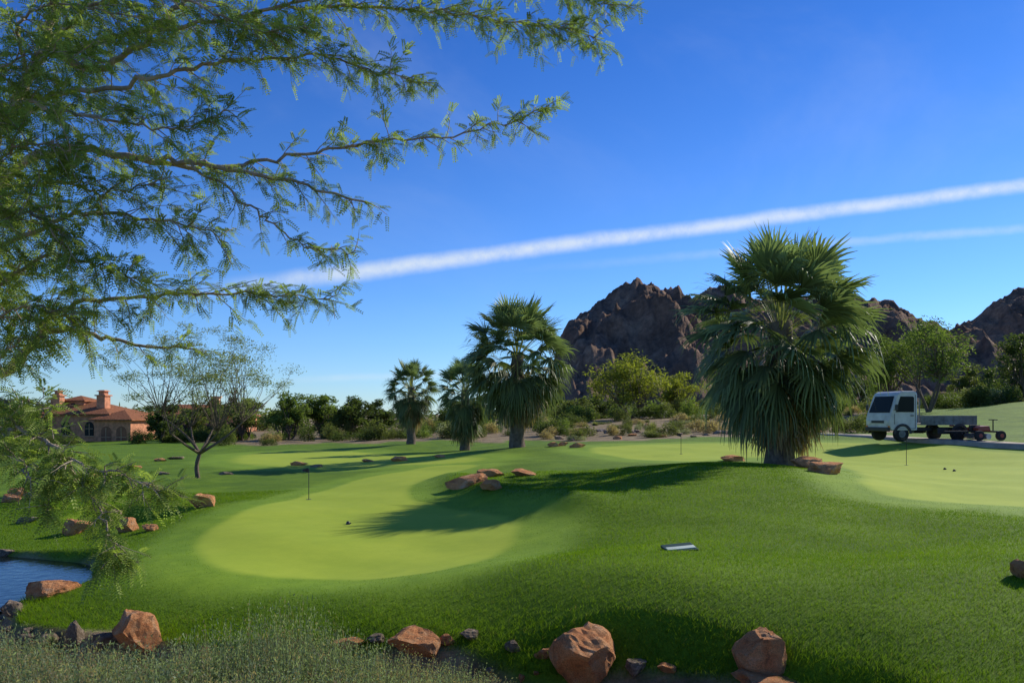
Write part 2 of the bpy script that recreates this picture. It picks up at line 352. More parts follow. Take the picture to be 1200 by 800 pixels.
# ---------------------------------------------------------------- leaf clouds / trees
def leafcloud(rg,centers,radii,nper,size,c0,c1,elong=1.8,shell=.45,flat=.7):
    K=len(centers);N=K*nper;ci=np.repeat(np.arange(K),nper)
    d=rg.normal(size=(N,3));d/=np.linalg.norm(d,axis=1)[:,None]
    r=rg.random(N)**shell
    P=centers[ci]+d*r[:,None]*radii[ci]
    a=rg.normal(size=(N,3));a[:,2]*=flat;a/=np.linalg.norm(a,axis=1)[:,None]
    b=np.cross(a,rg.normal(size=(N,3)));b/=np.linalg.norm(b,axis=1)[:,None]+1e-9
    s=size*rg.uniform(.6,1.3,N)[:,None]
    V=np.stack([P-a*s*elong,P-b*s*.5,P+a*s*elong,P+b*s*.5],1).reshape(-1,3)
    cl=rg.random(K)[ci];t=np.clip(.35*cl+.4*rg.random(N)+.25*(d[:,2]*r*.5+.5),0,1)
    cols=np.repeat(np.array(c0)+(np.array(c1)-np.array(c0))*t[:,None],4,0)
    return V,np.arange(4*N).reshape(-1,4),cols
def gentree(name,x,y,height,rad,label,cat,seed,c0,c1,base_h=.3,nclump=40,nper=120,leaf=.06,group=None,trunk_r=.12,stems=3,csz=.28,zsq=1.0,sink=.05,lean=0,single=0,spread=.28,br=.38):
    rg=np.random.default_rng(seed);rnd=random.Random(seed)
    e=empty(name,(x,y,gz(x,y)-sink));top(e,label,cat,group)
    zc=height*(base_h+(1-base_h)*.55);hz=height*(1-base_h)*.47
    cs=[]
    while len(cs)<nclump:
        d=rg.normal(size=3);d/=np.linalg.norm(d);r=rg.random()**.4
        p=np.array([d[0]*rad*r,d[1]*rad*r,d[2]*hz*r])
        k=.8+.35*math.sin(math.atan2(d[1],d[0])*3+seed)+.1*rg.normal()
        p[:2]*=min(k,1.08);p[0]+=lean*height*.2
        cs.append(p+[0,0,zc])
    cs=np.array(cs);rr=rad*csz*rg.uniform(.6,1.25,(len(cs),1))*np.array([[1,1,.62*zsq]])
    lines=[];forks=[];sb=Vector((0,0,-.1))
    if single:
        sb=Vector((lean*.25-.02,0,height*single));pts=smoothline([Vector((0,0,-.1)),Vector((-.06,0,height*single*.5)),sb],4);lines.append((pts,[trunk_r*1.5*(1-.3*i/(len(pts)-1)) for i in range(len(pts))]))
    for s in range(stems):
        an=2*math.pi*s/stems+rnd.random();f=Vector((math.cos(an)*rad*spread+lean*.3,math.sin(an)*rad*spread,height*(base_h+.12*rnd.random())))
        mid=sb.lerp(f,.45)+Vector((rnd.uniform(-.1,.1),rnd.uniform(-.1,.1),0))*rad*.4;pts=smoothline([sb+Vector((rnd.uniform(-1,1)*trunk_r*.2,0,0)),mid,f],5)
        lines.append((pts,[trunk_r*(1-.55*i/(len(pts)-1)) for i in range(len(pts))]));forks.append(f)
    for c_ in cs:
        f=min(forks,key=lambda q:(q-Vector(c_)).length+rnd.random()*rad*.3);c_=Vector(c_)
        mid=f.lerp(c_,.5)+Vector((rnd.uniform(-1,1),rnd.uniform(-1,1),rnd.uniform(-.3,.8)))*rad*.12
        pts=smoothline([f,mid,c_],4);r0=trunk_r*br
        lines.append((pts,[r0*(1-.85*i/(len(pts)-1)) for i in range(len(pts))]))
    V,Q=tubes(lines,6);obj("trunk",npmesh("trunk",V,Q,M_barkd,None,True),e)
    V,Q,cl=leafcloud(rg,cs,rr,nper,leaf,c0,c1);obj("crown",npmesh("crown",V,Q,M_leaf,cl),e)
    return e
def uvY(u,Y): return (u-CX)/F*Y
OL0=(.05,.065,.02);OL1=(.19,.215,.065)
YG0=(.11,.125,.02);YG1=(.32,.34,.055)
DG0=(.033,.052,.016);DG1=(.13,.17,.045)
LG0=(.07,.105,.025);LG1=(.21,.275,.065)
hx,hy,hz_=hit(233,560)
gentree("mesquite_tree",hx,hy,182/F*hy,122/F*hy,"small airy mesquite tree with forked trunk on the lawn","tree",11,(.10,.12,.045),(.32,.35,.13),.30,105,150,.020,None,.048,6,.15,.75,.05,.2,.17,.38,.28)
TREES=[
("palo_verde_tree",738,72,417,48,"yellow green palo verde tree before the rocky mountain",YG0,YG1,55,110,.10,.12,4),
("palo_verde_tree",796,78,438,34,"yellow green palo verde tree before the rocky mountain",YG0,YG1,40,100,.10,.12,3),
("palo_verde_tree",668,80,466,24,"low green tree at the mountain foot",OL0,OL1,28,100,.10,.05,3),
("mesquite_tree",840,86,462,26,"low green tree at the mountain foot",OL0,OL1,28,100,.10,.05,3),
("mesquite_tree",700,88,462,26,"low green tree at the mountain foot",DG0,DG1,28,100,.10,.05,3),
("mesquite_tree",1010,84,440,26,"low green tree at the mountain foot",DG0,DG1,28,100,.10,.05,3),
("mesquite_tree",1135,80,430,26,"low green tree at the mountain foot",OL0,OL1,28,100,.10,.05,3),
("mesquite_tree",1160,84,425,24,"low green tree at the mountain foot",DG0,DG1,28,100,.10,.05,3),
("mesquite_tree",1088,56,373,55,"open green tree with dark bare limbs on the grass rise",LG0,LG1,70,95,.07,.25,4),
("mesquite_tree",1040,60,388,33,"dense green tree beside the parked truck",LG0,LG1,45,110,.08,.1,3),
("mesquite_tree",1198,62,386,32,"dark green tree on the grass rise",DG0,DG1,45,110,.08,.12,3),
("background_tree",285,64,460,28,"grey green desert tree at the course edge",OL0,OL1,36,110,.09,.05,3),
("background_tree",338,62,461,29,"bright green rounded tree at the course edge",LG0,LG1,38,120,.09,.03,3),
("background_tree",378,66,460,28,"bright green rounded tree at the course edge",LG0,LG1,38,120,.09,.03,3),
("background_tree",412,63,464,28,"dark green tree at the course edge",DG0,DG1,38,120,.09,.03,3),
("background_tree",440,68,468,20,"dark green tree at the course edge",DG0,DG1,28,110,.09,.03,3),
("background_tree",252,72,466,26,"dark green tree beside the terracotta house",DG0,DG1,32,120,.09,.03,3),
("background_tree",225,66,472,22,"dark green tree beside the terracotta house",OL0,OL1,32,110,.09,.03,3),
("background_tree",192,62,472,24,"dark green tree beside the terracotta house",DG0,DG1,32,110,.09,.05,3),
("background_tree",8,66,466,26,"dark green tree beside the terracotta house",DG0,DG1,30,110,.09,.1,3),
("background_tree",38,60,480,20,"dark green tree beside the terracotta house",OL0,OL1,26,110,.09,.05,3),
("background_tree",530,76,474,24,"dark green tree behind the palms",DG0,DG1,30,110,.1,.05,3),
("background_tree",560,72,472,22,"dark green tree behind the palms",OL0,OL1,30,110,.1,.05,3),
("background_tree",650,85,466,18,"dark green tree behind the palms",DG0,DG1,26,110,.1,.05,3),
]
for i,t in enumerate(TREES):
    x=uvY(t[1],t[2]);z=gz(x,t[2]);H=CH-(t[3]-HV)/F*t[2]-z
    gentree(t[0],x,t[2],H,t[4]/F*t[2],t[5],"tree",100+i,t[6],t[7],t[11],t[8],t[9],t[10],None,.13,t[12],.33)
# shrubs
def shrubmesh(seed,c0,c1,nc=14,nper=110,leaf=.035,spiky=False):
    rg=np.random.default_rng(seed)
    if spiky:
        N=420;a=rg.uniform(0,2*np.pi,N);el=rg.uniform(.5,1.5,N);L=rg.uniform(.6,1.05,N)
        P0=np.stack([np.cos(a)*.12*rg.random(N),np.sin(a)*.12*rg.random(N),np.zeros(N)],1)
        D=np.stack([np.cos(a)*np.cos(el),np.sin(a)*np.cos(el),np.sin(el)],1);S=np.stack([-np.sin(a),np.cos(a),0*a],1)*.012
        m_=P0+D*L[:,None]*.6;tp=P0+D*L[:,None]-np.array([0,0,1])*(L*.22*np.cos(el))[:,None]
        V=np.stack([P0-S,P0+S,m_+S,m_-S,m_-S,m_+S,tp+S*.1,tp-S*.1],1).reshape(-1,3)
        t=np.repeat(rg.random(N),8)[:,None];return npmesh("foliage",V,np.arange(8*N).reshape(-1,4),M_leaf,np.array(c0)+(np.array(c1)-np.array(c0))*t)
    d=rg.normal(size=(nc,3));d/=np.linalg.norm(d,axis=1)[:,None];d[:,2]=np.abs(d[:,2]);cs=d*np.array([.62,.62,.55])*rg.random((nc,1))**.3+[0,0,.12]
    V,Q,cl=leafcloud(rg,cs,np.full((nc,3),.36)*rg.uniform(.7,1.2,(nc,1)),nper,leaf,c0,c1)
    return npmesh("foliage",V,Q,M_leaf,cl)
SH={'g':[shrubmesh(s,DG0,DG1) for s in (1,2,3)],'o':[shrubmesh(s,OL0,OL1) for s in(4,5,6)],'l':[shrubmesh(s,LG0,LG1) for s in(7,8)],
    't':[shrubmesh(s,(.2,.15,.08),(.5,.39,.22)) for s in(9,10)],'w':[shrubmesh(s,(.17,.18,.11),(.4,.41,.27)) for s in(11,12)],'s':[shrubmesh(s,(.12,.14,.06),(.38,.38,.17),spiky=True) for s in(13,14)]}
LB={'g':"dark green rounded desert shrub on the sandy edge",'o':"olive green shrub on the sandy edge",'l':"bright green rounded shrub on sandy ground",'t':"tan dry ornamental grass clump on the slope",'w':"pale silvery shrub on the dry slope",'s':"spiky desert plant on sandy ground"}
def shrub(k,u,Y,r,h):
    x=uvY(u,Y);o=bpy.data.objects.new("shrub",random.choice(SH[k]));o.location=(x,Y,gz(x,Y)-.03);o.scale=(r,r,h);o.rotation_euler=(0,0,random.uniform(0,6.28));link(o)
    top(o,LB[k],"shrub" if k!='s' else "plant","desert shrubs along the course edge")
rs=random.Random(5)
for i in range(80):
    u=rs.uniform(262,690);Y=rs.uniform(50,70);shrub(rs.choice('googllgtwos'),u,Y,rs.uniform(.5,1.6),rs.uniform(.5,1.5))
for i in range(24):
    u=rs.uniform(150,280);Y=rs.uniform(60,76);shrub(rs.choice('ggol'),u,Y,rs.uniform(.8,1.6),rs.uniform(.8,1.6))
for i in range(100):
    u=rs.uniform(640,1040);Y=rs.uniform(39,64);shrub(rs.choice('gottwwtsoo'),u,Y,rs.uniform(.4,1.2),rs.uniform(.3,1.0))
for i in range(44):
    u=rs.uniform(640,1120);Y=rs.uniform(64,82);shrub(rs.choice('ggool'),u,Y,rs.uniform(1.2,2.4),rs.uniform(1,2.6))
for i in range(40):
    u=rs.uniform(1095,1290);Y=rs.uniform(58,70);shrub(rs.choice('glwgo'),u,Y,rs.uniform(.9,1.8),rs.uniform(.9,2.2))
for u,Y,r,h in((1010,36,.7,.9),(1000,37,.8,.8),(1020,38,.9,1.3),(985,38,.7,.8),(20,60,1.5,1.6),(40,60,1.2,1.2),(60,64,1.2,1.3),(85,62,1.1,1.0),(160,62,1,1.2)): shrub('o',u,Y,r,h)
rg=np.random.default_rng(55);K=330
cx=rg.uniform(-110,120,K);cy=rg.uniform(100,150,K);cz=rg.uniform(.2,2.6,K)
V,Q,cl=leafcloud(rg,np.stack([cx,cy,cz],1),np.stack([rg.uniform(2,5,K),rg.uniform(2,4,K),rg.uniform(1,2.3,K)],1),110,.28,DG0,(.16,.19,.07))
o=obj("distant_wood",npmesh("distant_wood",V,Q,M_leaf,cl));o["kind"]="stuff"
# ---------------------------------------------------------------- palms
def fan(rnd,V,Q,Cc,org,az,el,Lp,R,nseg,droop,colr,bend=.5,A=2.0,back=.5):
    h=Vector((math.cos(az),math.sin(az),0));l=Vector((-math.sin(az),math.cos(az),0));z=Vector((0,0,1))
    p=Vector(org);e=el;st=5;pw=.018
    for i in range(st+1):
        b=len(V);V+= [tuple(p-l*pw),tuple(p+l*pw)];Cc+=[(.3,.3,.12)]*2
        if i: Q.append((b-2,b-1,b+1,b))
        if i<st:
            d=h*math.cos(e)+z*math.sin(e);p=p+d*(Lp/st);e-=bend/st
    a=h*math.cos(e)+z*math.sin(e);nrm=-h*math.sin(e)+z*math.cos(e)
    roll=rnd.uniform(-.7,.7);l2=l*math.cos(roll)+nrm*math.sin(roll);nrm=nrm*math.cos(roll)-l*math.sin(roll)
    dA=2*A/nseg
    for i in range(nseg):
        an=-A+dA*(i+.5)+rnd.uniform(-.03,.03);Ri=R*(back+(1-back)*max(0,math.cos(an*.6)))*rnd.uniform(.85,1.1)
        d=a*math.cos(an)+l2*math.sin(an);t=l2*math.cos(an)-a*math.sin(an)
        w=.5*Ri*math.tan(dA/2)*.95;f=rnd.uniform(.65,1.3);dr=droop*rnd.uniform(.4,1.6)
        for s,ww in((0.03,.006),(.42,w),(.72,w*.5),(1.,.003)):
            c=p+d*(Ri*s)+nrm*(.12*Ri*s*abs(math.sin(an)))-z*(dr*Ri*s**2.8)
            if s==1.:c=c-d*(Ri*min(.3,dr*.35))
            b=len(V);pl=ww*.65
            V.append(tuple(c-t*ww+nrm*pl));V.append(tuple(c+t*ww-nrm*pl))
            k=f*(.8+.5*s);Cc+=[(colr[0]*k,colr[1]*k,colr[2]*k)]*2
            if s>.03: Q.append((b-2,b-1,b+1,b))
def palm(u,v,Y,vtop,rpx,vskirt,label,seed,nleaf,nskirt,tr=.3,skr=.8):
    x=uvY(u,Y);z=gz(x,Y);rnd=random.Random(seed)
    e=empty("palm_tree",(x,Y,z-.04));top(e,label,"palm tree","fan palms on the golf course")
    H=CH-(vtop-HV)/F*Y-z;Rr=rpx/F*Y;zs=max(.25,CH-(vskirt-HV)/F*Y-z)
    LT=Rr*1.08;hub=H-LT*.98
    n_=14;pts=[Vector((rnd.uniform(-.01,.01),rnd.uniform(-.01,.01),-.1+(hub+.25)*i/n_)) for i in range(n_+1)]
    rad=[tr*(1.18 if i==0 else 1.08 if i==1 else 1-.18*i/n_) for i in range(n_+1)]
    V,Q=tubes([(pts,rad)],18)
    V=V.copy();V[:,0]+=.022*np.sin(V[:,2]*37)*np.cos(V[:,1]*9);V[:,1]+=.022*np.sin(V[:,2]*31+V[:,0]*8)
    obj("trunk",npmesh("trunk",V,Q,M_palmbark,None,True),e)
    V=[];Q=[];Cc=[]
    for i in range(nleaf):
        f=(i+.5)/nleaf
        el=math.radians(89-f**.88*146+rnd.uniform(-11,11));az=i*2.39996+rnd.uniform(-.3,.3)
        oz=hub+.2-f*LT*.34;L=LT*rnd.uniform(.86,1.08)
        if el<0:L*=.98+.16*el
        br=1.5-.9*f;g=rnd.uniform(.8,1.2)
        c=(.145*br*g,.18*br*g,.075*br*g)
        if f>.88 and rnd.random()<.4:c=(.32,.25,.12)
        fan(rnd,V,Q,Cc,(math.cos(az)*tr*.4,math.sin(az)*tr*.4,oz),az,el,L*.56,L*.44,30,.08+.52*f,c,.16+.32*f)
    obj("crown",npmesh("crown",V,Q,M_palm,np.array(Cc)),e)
    V=[];Q=[];Cc=[]
    for i in range(nskirt):
        f=(i+.5)/nskirt;az=i*2.39996+rnd.uniform(-.3,.3);el=math.radians(-56-22*f+rnd.uniform(-12,8))
        top_=hub-.1;low=min(top_,zs+.9);oz=top_*(1-f)+low*f;L=min(skr*1.8,oz-zs+.15)*rnd.uniform(.75,1.05);L=max(L,.45)
        g=rnd.uniform(.6,1.2);c=(.36*g,.25*g,.13*g) if rnd.random()<.12+.75*f else (.14*g,.165*g,.075*g)
        fan(rnd,V,Q,Cc,(math.cos(az)*tr*.75,math.sin(az)*tr*.75,oz),az,el,L*.42,L*.58,18,.35,c,.25,1.1,.7)
    if nskirt: obj("dead_leaf_skirt",npmesh("dead_leaf_skirt",V,Q,M_palm,np.array(Cc)),e)
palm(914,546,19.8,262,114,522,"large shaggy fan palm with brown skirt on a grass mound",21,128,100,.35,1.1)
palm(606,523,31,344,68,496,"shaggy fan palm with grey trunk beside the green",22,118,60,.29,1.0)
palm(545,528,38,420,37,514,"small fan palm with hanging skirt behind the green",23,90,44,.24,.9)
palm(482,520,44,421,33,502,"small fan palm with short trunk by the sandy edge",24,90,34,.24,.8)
# ---------------------------------------------------------------- rocks
def rockmesh(seed,sub=4):
    rnd=random.Random(seed);bm=bmesh.new();bmesh.ops.create_icosphere(bm,subdivisions=sub,radius=1)
    pl=[]
    for i in range(13):
        n_=Vector((rnd.gauss(0,1),rnd.gauss(0,1),rnd.gauss(0,1))).normalized();pl.append((n_,rnd.uniform(.5,.8)))
    pl.append((Vector((rnd.uniform(-.3,.3),rnd.uniform(-.3,.1),1)).normalized(),.5))
    for v_ in bm.verts:
        p=v_.co.copy()*1.25
        for n_,d in pl:
            k=p.dot(n_)-d
            if k>0:p-=n_*k
        q=p*1.6+Vector((seed,0,0))
        p+=v_.co*(noise.fractal(q,.6,2.3,7)*.085+noise.noise(q*5)*.02)
        v_.co=p
    sx=[max(abs(v_.co[i]) for v_ in bm.verts) for i in range(3)]
    for v_ in bm.verts: v_.co=Vector([v_.co[i]/sx[i] for i in range(3)])
    me=bpy.data.meshes.new("boulder");bm.to_mesh(me);bm.free()
    return me
RM=[rockmesh(s+20) for s in range(8)];RM2=[m_.copy() for m_ in RM]
for m_ in RM:m_.materials.append(M_rock)
for m_ in RM2:m_.materials.append(M_rockg)
def rock(u,v,wpx,hpx,mi=None,grey=False,label=None,tilt=.15,dep=None,Y=None,name="boulder",group="red boulders around the golf green",sc=.62):
    if Y is None:x,y,z=hit(u,v)
    else:x=uvY(u,Y);y=Y;z=gz(x,y)
    sx=wpx/F*y/2*1.05;sz=hpx/F*y*sc
    mi=rs.randrange(8) if mi is None else mi
    o=bpy.data.objects.new(name,(RM2 if grey else RM)[mi]);o.scale=(sx,dep or (sx+sz)/2,sz);o.location=(x,y,z+sz*.45)
    o.rotation_euler=(rs.uniform(-tilt,tilt),rs.uniform(-tilt,tilt),rs.uniform(-.3,.3));link(o)
    top(o,label or ("grey boulder half buried in grass" if grey else "reddish sandstone boulder set in the grass"),"rock",group)
LBk="large reddish boulder at the foot of the grass bank"
for a in [(165,754,76,54,0,False,LBk),(485,760,66,40,1,False,LBk),(690,784,88,72,2,False,LBk),(889,784,78,62,5,False,LBk),(905,804,110,18,4,False,"flat reddish boulder under a grass bank"),
 (87,756,24,34,5,True),(118,759,42,26,6,True),(60,696,64,24,7,False,"long reddish boulder beside the water"),(16,720,38,22,0,True),(1196,676,28,32,1,False),
 (410,757,38,15,2,False),(550,750,22,16,3,True),(745,785,28,18,4,True),(60,754,20,18,2,True),(522,754,24,14,5,False),(30,754,26,16,6,True),(5,652,20,14,6,True),(440,752,20,14,3,True),(600,762,24,14,5,True),(640,770,26,14,6,False),(780,786,24,14,1,False),
 (86,626,38,28,6,False,"sunlit reddish boulder at the stream bank"),(130,615,26,26,7,True),(152,622,30,24,0,False),(176,622,18,14,3,False),(236,594,30,26,1,False,"sunlit reddish boulder under the mesquite tree"),
 (22,582,20,16,2,False),(38,584,18,14,3,True),(12,588,22,12,4,False),(30,613,28,12,6,True),(110,560,14,8,1,False),
 (548,567,54,15,7,False,"low reddish outcrop on the grass mound"),(578,573,32,16,0,False,"low reddish outcrop on the grass mound"),(612,557,32,12,1,False,"low reddish outcrop on the grass mound"),(575,558,32,13,2,False),
 (945,548,36,22,3,False,"reddish boulder beside the large palm"),(967,554,46,19,4,False,"reddish boulder beside the large palm"),(858,540,38,9,5,False),
 (350,545,22,7,6,False),(372,547,16,5,7,True),(470,540,26,8,0,False),(430,541,16,5,1,False),(188,540,14,5,2,False),(515,536,14,6,3,False),(190,556,18,5,4,True),
 (648,523,18,7,5,False),(678,524,20,8,6,False),(660,522,14,7,6,False),(265,556,18,5,7,True),(160,548,14,5,1,False),(205,538,20,5,1,True)]: rock(*a)
for i in range(40):
    u=rs.uniform(640,1000);rock(u,0,rs.uniform(6,14),rs.uniform(3,7),None,rs.random()<.6,"small pale rock on the dry slope",Y=rs.uniform(39,60),group="small rocks on the dry slope")
for i in range(110):
    k=rs.random();j=int(k*8);t=k*8-j;a,b=DRY[min(j,7)],DRY[min(j+1,8)]
    x=a[0]+(b[0]-a[0])*t+rs.uniform(-.3,.3);y=a[1]+(b[1]-a[1])*t+rs.uniform(-.2,.42)
    if y<5.3:continue
    rock(CX+F*x/y,0,rs.uniform(7,20),rs.uniform(5,12),None,rs.random()<.6,"small stone in the dry stream bed",Y=y,group="stones in the dry stream bed",name="stone")
# ---------------------------------------------------------------- foreground scrub
def scrub(seed,n_,c0,c1,w_=.0032,nl=15,df=.14):
    rg=np.random.default_rng(seed);N=n_;a=rg.uniform(0,2*np.pi,N);r=np.sqrt(rg.random(N))
    el=np.clip(1.3-r*.85+rg.normal(0,.38,N),.05,1.57);L=rg.uniform(.3,1.0,N)*(1-.25*r)
    P0=np.stack([np.cos(a)*r*.55,np.sin(a)*r*.55,0*a],1)
    D=np.stack([np.cos(a)*np.cos(el),np.sin(a)*np.cos(el),np.sin(el)],1)
    cols=[];t0=rg.random(N);dead=(rg.random(N)<df)[:,None]
    S=np.stack([-np.sin(a),np.cos(a),0*a],1)*w_*.5
    tp=P0+D*L[:,None];V=[np.stack([P0-S,P0+S,tp+S*.4,tp-S*.4],1).reshape(-1,3)]
    dc=np.array([.40,.30,.19]);cb=np.where(dead,dc,np.array(c0)+(np.array(c1)-np.array(c0))*t0[:,None]);cols.append(np.repeat(cb,4,0))
    for k in range(nl):
        f=.15+.9*(k+rg.random(N))/nl;p=P0+D*(L*f)[:,None]
        d=D*.35+rg.normal(size=(N,3))*.7;d/=np.linalg.norm(d,axis=1)[:,None];ll=rg.uniform(.02,.05,N)[:,None]
        s=np.cross(d,rg.normal(size=(N,3)));s/=np.linalg.norm(s,axis=1)[:,None];s*=w_*1.9
        V.append(np.stack([p-s*.4,p+d*ll*.5-s,p+d*ll,p+d*ll*.5+s],1).reshape(-1,3))
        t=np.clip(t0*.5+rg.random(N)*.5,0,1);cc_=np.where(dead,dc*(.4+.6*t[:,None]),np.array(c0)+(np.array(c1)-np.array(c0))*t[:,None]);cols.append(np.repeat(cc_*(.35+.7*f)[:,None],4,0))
    V=np.concatenate(V);return npmesh("scrub",V,np.arange(len(V)).reshape(-1,4),M_leaf,np.concatenate(cols))
SM=[scrub(s,2600,(.08,.11,.06),(.34,.40,.25)) for s in(1,2,3)];SD=[scrub(s,1600,(.12,.12,.06),(.42,.38,.23),df=.4) for s in(4,5)]
for u,Y,vt,r,k in [(-20,4.0,742,.5,0),(40,4.2,748,.5,1),(90,3.9,758,.45,0),(150,4.0,764,.45,0),(205,4.3,752,.42,0),(255,4.3,732,.36,0),(300,4.5,716,.34,0),(345,4.6,704,.32,0),(385,4.7,734,.34,0),(430,4.6,754,.36,0),(475,4.6,766,.36,1),(525,4.6,776,.35,0),(562,4.6,790,.3,1),(60,3.4,782,.4,1),(180,3.5,780,.4,0),(330,3.8,766,.4,0),(430,3.9,782,.36,0),(250,3.6,776,.4,1),(-60,4.6,730,.5,0),(0,4.9,743,.35,0),(125,4.9,758,.3,0),(225,4.9,750,.3,0),(500,4.0,790,.3,0)]:
    x=uvY(u,Y);z=gz(x,Y);h=CH-(vt-HV)/F*Y-z
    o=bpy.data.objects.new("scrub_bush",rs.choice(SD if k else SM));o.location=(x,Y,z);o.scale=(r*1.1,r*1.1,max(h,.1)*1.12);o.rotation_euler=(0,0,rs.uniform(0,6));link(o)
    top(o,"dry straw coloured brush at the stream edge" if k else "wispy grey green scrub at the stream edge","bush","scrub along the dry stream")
for u,Y,h in [(790,5.9,.2),(825,5.8,.32),(815,5.9,.25),(640,6.0,.14),(600,6.0,.2),(730,5.9,.12),(130,7.1,.2),(60,7.6,.25),(860,5.7,.15)]:
    x=uvY(u,Y);o=bpy.data.objects.new("dry_grass_tuft",SH['s'][0]);o.location=(x,Y,gz(x,Y));o.scale=(h*.6,h*.6,h);link(o);top(o,"thin straw coloured grass tuft in the stream bed","grass tuft","dry grass tufts in the stream bed")
# ---------------------------------------------------------------- overhanging mesquite
def bigtree():
    rnd=random.Random(3);rg=np.random.default_rng(3)
    base=W(-170,800,5.0);bz=gz(base.x,base.y);B=Vector((base.x,base.y,bz));
    e=empty("mesquite_tree",B);top(e,"large mesquite tree with feathery leaves and arching branches","tree")
    L=[ # pts (u,v,Y), r0,r1, density, twiglen
    ([(-170,840,5.0),(-130,650,5.1),(-70,520,5.3),(-20,445,5.5)],.13,.085,0,0),
    ([(-20,445,5.5),(-60,330,5.6),(-40,230,5.7),(0,155,5.7),(35,90,5.8),(58,30,5.9),(75,-60,6.0)],.065,.026,1.5,.5),
    ([(-20,445,5.5),(20,425,5.4),(55,388,5.4),(110,392,5.5),(165,405,5.6),(232,410,5.7)],.045,.005,.8,.3),
    ([(20,425,5.4),(70,365,5.2),(140,350,5.2),(220,345,5.3),(300,345,5.4),(385,352,5.4)],.022,.003,1.7,.4),
    ([(-40,260,5.7),(30,190,5.4),(90,176,5.3),(150,184,5.2),(220,190,5.2),(290,202,5.2),(360,218,5.3),(434,238,5.3)],.04,.006,.9,.3),
    ([(150,184,5.2),(230,195,5.3),(300,190,5.5),(380,176,5.6),(450,165,5.7),(530,160,5.8),(600,140,5.8),(645,124,5.8)],.018,.003,1.5,.3),
    ([(10,140,5.7),(70,110,5.5),(150,100,5.4),(230,78,5.5),(300,70,5.6),(380,66,5.7),(440,85,5.7),(500,98,5.8)],.024,.003,1.6,.42),
    ([(45,70,5.8),(130,45,5.9),(220,30,6.0),(320,12,6.1),(420,10,6.2),(520,14,6.2),(610,28,6.2),(700,44,6.2)],.024,.003,1.8,.42),
    ([(320,12,6.1),(430,-25,6.1),(540,-40,6.2),(640,-20,6.2),(715,10,6.2)],.012,.003,1.9,.42),
    ([(60,60,5.8),(120,82,5.6),(175,40,5.5),(215,0,5.5),(250,-60,5.5)],.028,.014,1.2,.42),
    ([(220,190,5.2),(270,225,5.1),(310,255,5.1),(350,285,5.1),(415,296,5.1)],.011,.003,1.3,.22),
    ([(-50,300,5.6),(20,280,5.1),(90,250,4.9),(160,255,4.9),(220,265,5.0),(270,285,5.1)],.022,.003,1.7,.38),
    ([(-50,340,5.6),(0,330,5.0),(60,300,4.7),(110,310,4.6),(170,330,4.6)],.02,.003,2.2,.42),
    ([(-40,230,5.7),(10,225,5.1),(60,215,4.8),(120,225,4.7),(180,215,4.7)],.018,.003,1.9,.42),
    ([(0,155,5.7),(20,120,5.2),(70,130,4.9),(130,140,4.8),(200,150,4.9),(270,130,5.0)],.02,.003,1.7,.4),
    ([(-60,330,5.6),(-30,250,5.0),(10,180,4.7),(50,170,4.6),(90,180,4.6)],.016,.003,2.4,.42),
    ([(-60,330,5.6),(-40,300,5.0),(0,260,4.6),(40,250,4.5),(80,280,4.5)],.016,.003,2.5,.42),
    ([(-60,330,5.6),(-40,380,5.0),(0,370,4.7),(50,360,4.6),(100,385,4.6)],.016,.003,2.4,.38),
    ([(35,90,5.8),(20,40,5.3),(40,10,5.1),(90,5,5.0),(150,20,5.1)],.016,.003,2.1,.42),
    ([(-60,200,5.6),(-40,110,5.2),(0,80,5.0),(50,60,4.9),(100,70,4.9)],.016,.003,2.1,.42),
    ([(-60,500,5.3),(0,500,4.6),(50,515,4.2),(95,545,4.0),(150,560,3.9),(200,575,3.9)],.018,.003,2.8,.25),
    ([(60,520,4.2),(100,570,4.0),(120,610,3.9),(132,640,3.9),(142,660,3.9)],.008,.002,3.,.18),
    ([(0,500,4.6),(20,540,4.1),(40,560,3.9),(60,590,3.9)],.008,.002,2.2,.2),
    ([(-60,500,5.3),(-20,470,4.7),(30,470,4.4),(60,480,4.3)],.016,.003,2.0,.26),
    ([(-20,445,5.5),(0,420,4.9),(20,400,4.6),(60,395,4.5)],.016,.003,1.6,.3),
    ([(-60,330,5.6),(-100,250,5.4),(-160,150,5.3),(-200,60,5.3)],.06,.02,.5,.4),
    ([(35,90,5.8),(90,20,5.4),(160,-10,5.2),(240,10,5.2),(310,40,5.3),(370,30,5.4)],.018,.003,2.0,.4)]
    lines=[];LP=[];LD=[];LS=[]
    def leaves(pts,scale):
        for i in range(len(pts)-1):
            a,b=pts[i],pts[i+1];d=b-a;ln=d.length;nn=max(1,int(ln/.022))
            for k in range(nn):
                p=a+d*(k+rnd.random())/nn;q=d.normalized()*.6+Vector((rnd.gauss(0,.6),rnd.gauss(0,.6),rnd.gauss(-.15,.4)))
                q.normalize();LP.append(p);LD.append(q);LS.append(scale*rnd.uniform(.75,1.2))
                if rnd.random()<.6:
                    q2=(q+Vector((rnd.gauss(0,.4),rnd.gauss(0,.4),rnd.gauss(-.1,.3)))).normalized();LP.append(p);LD.append(q2);LS.append(scale*rnd.uniform(.7,1.1))
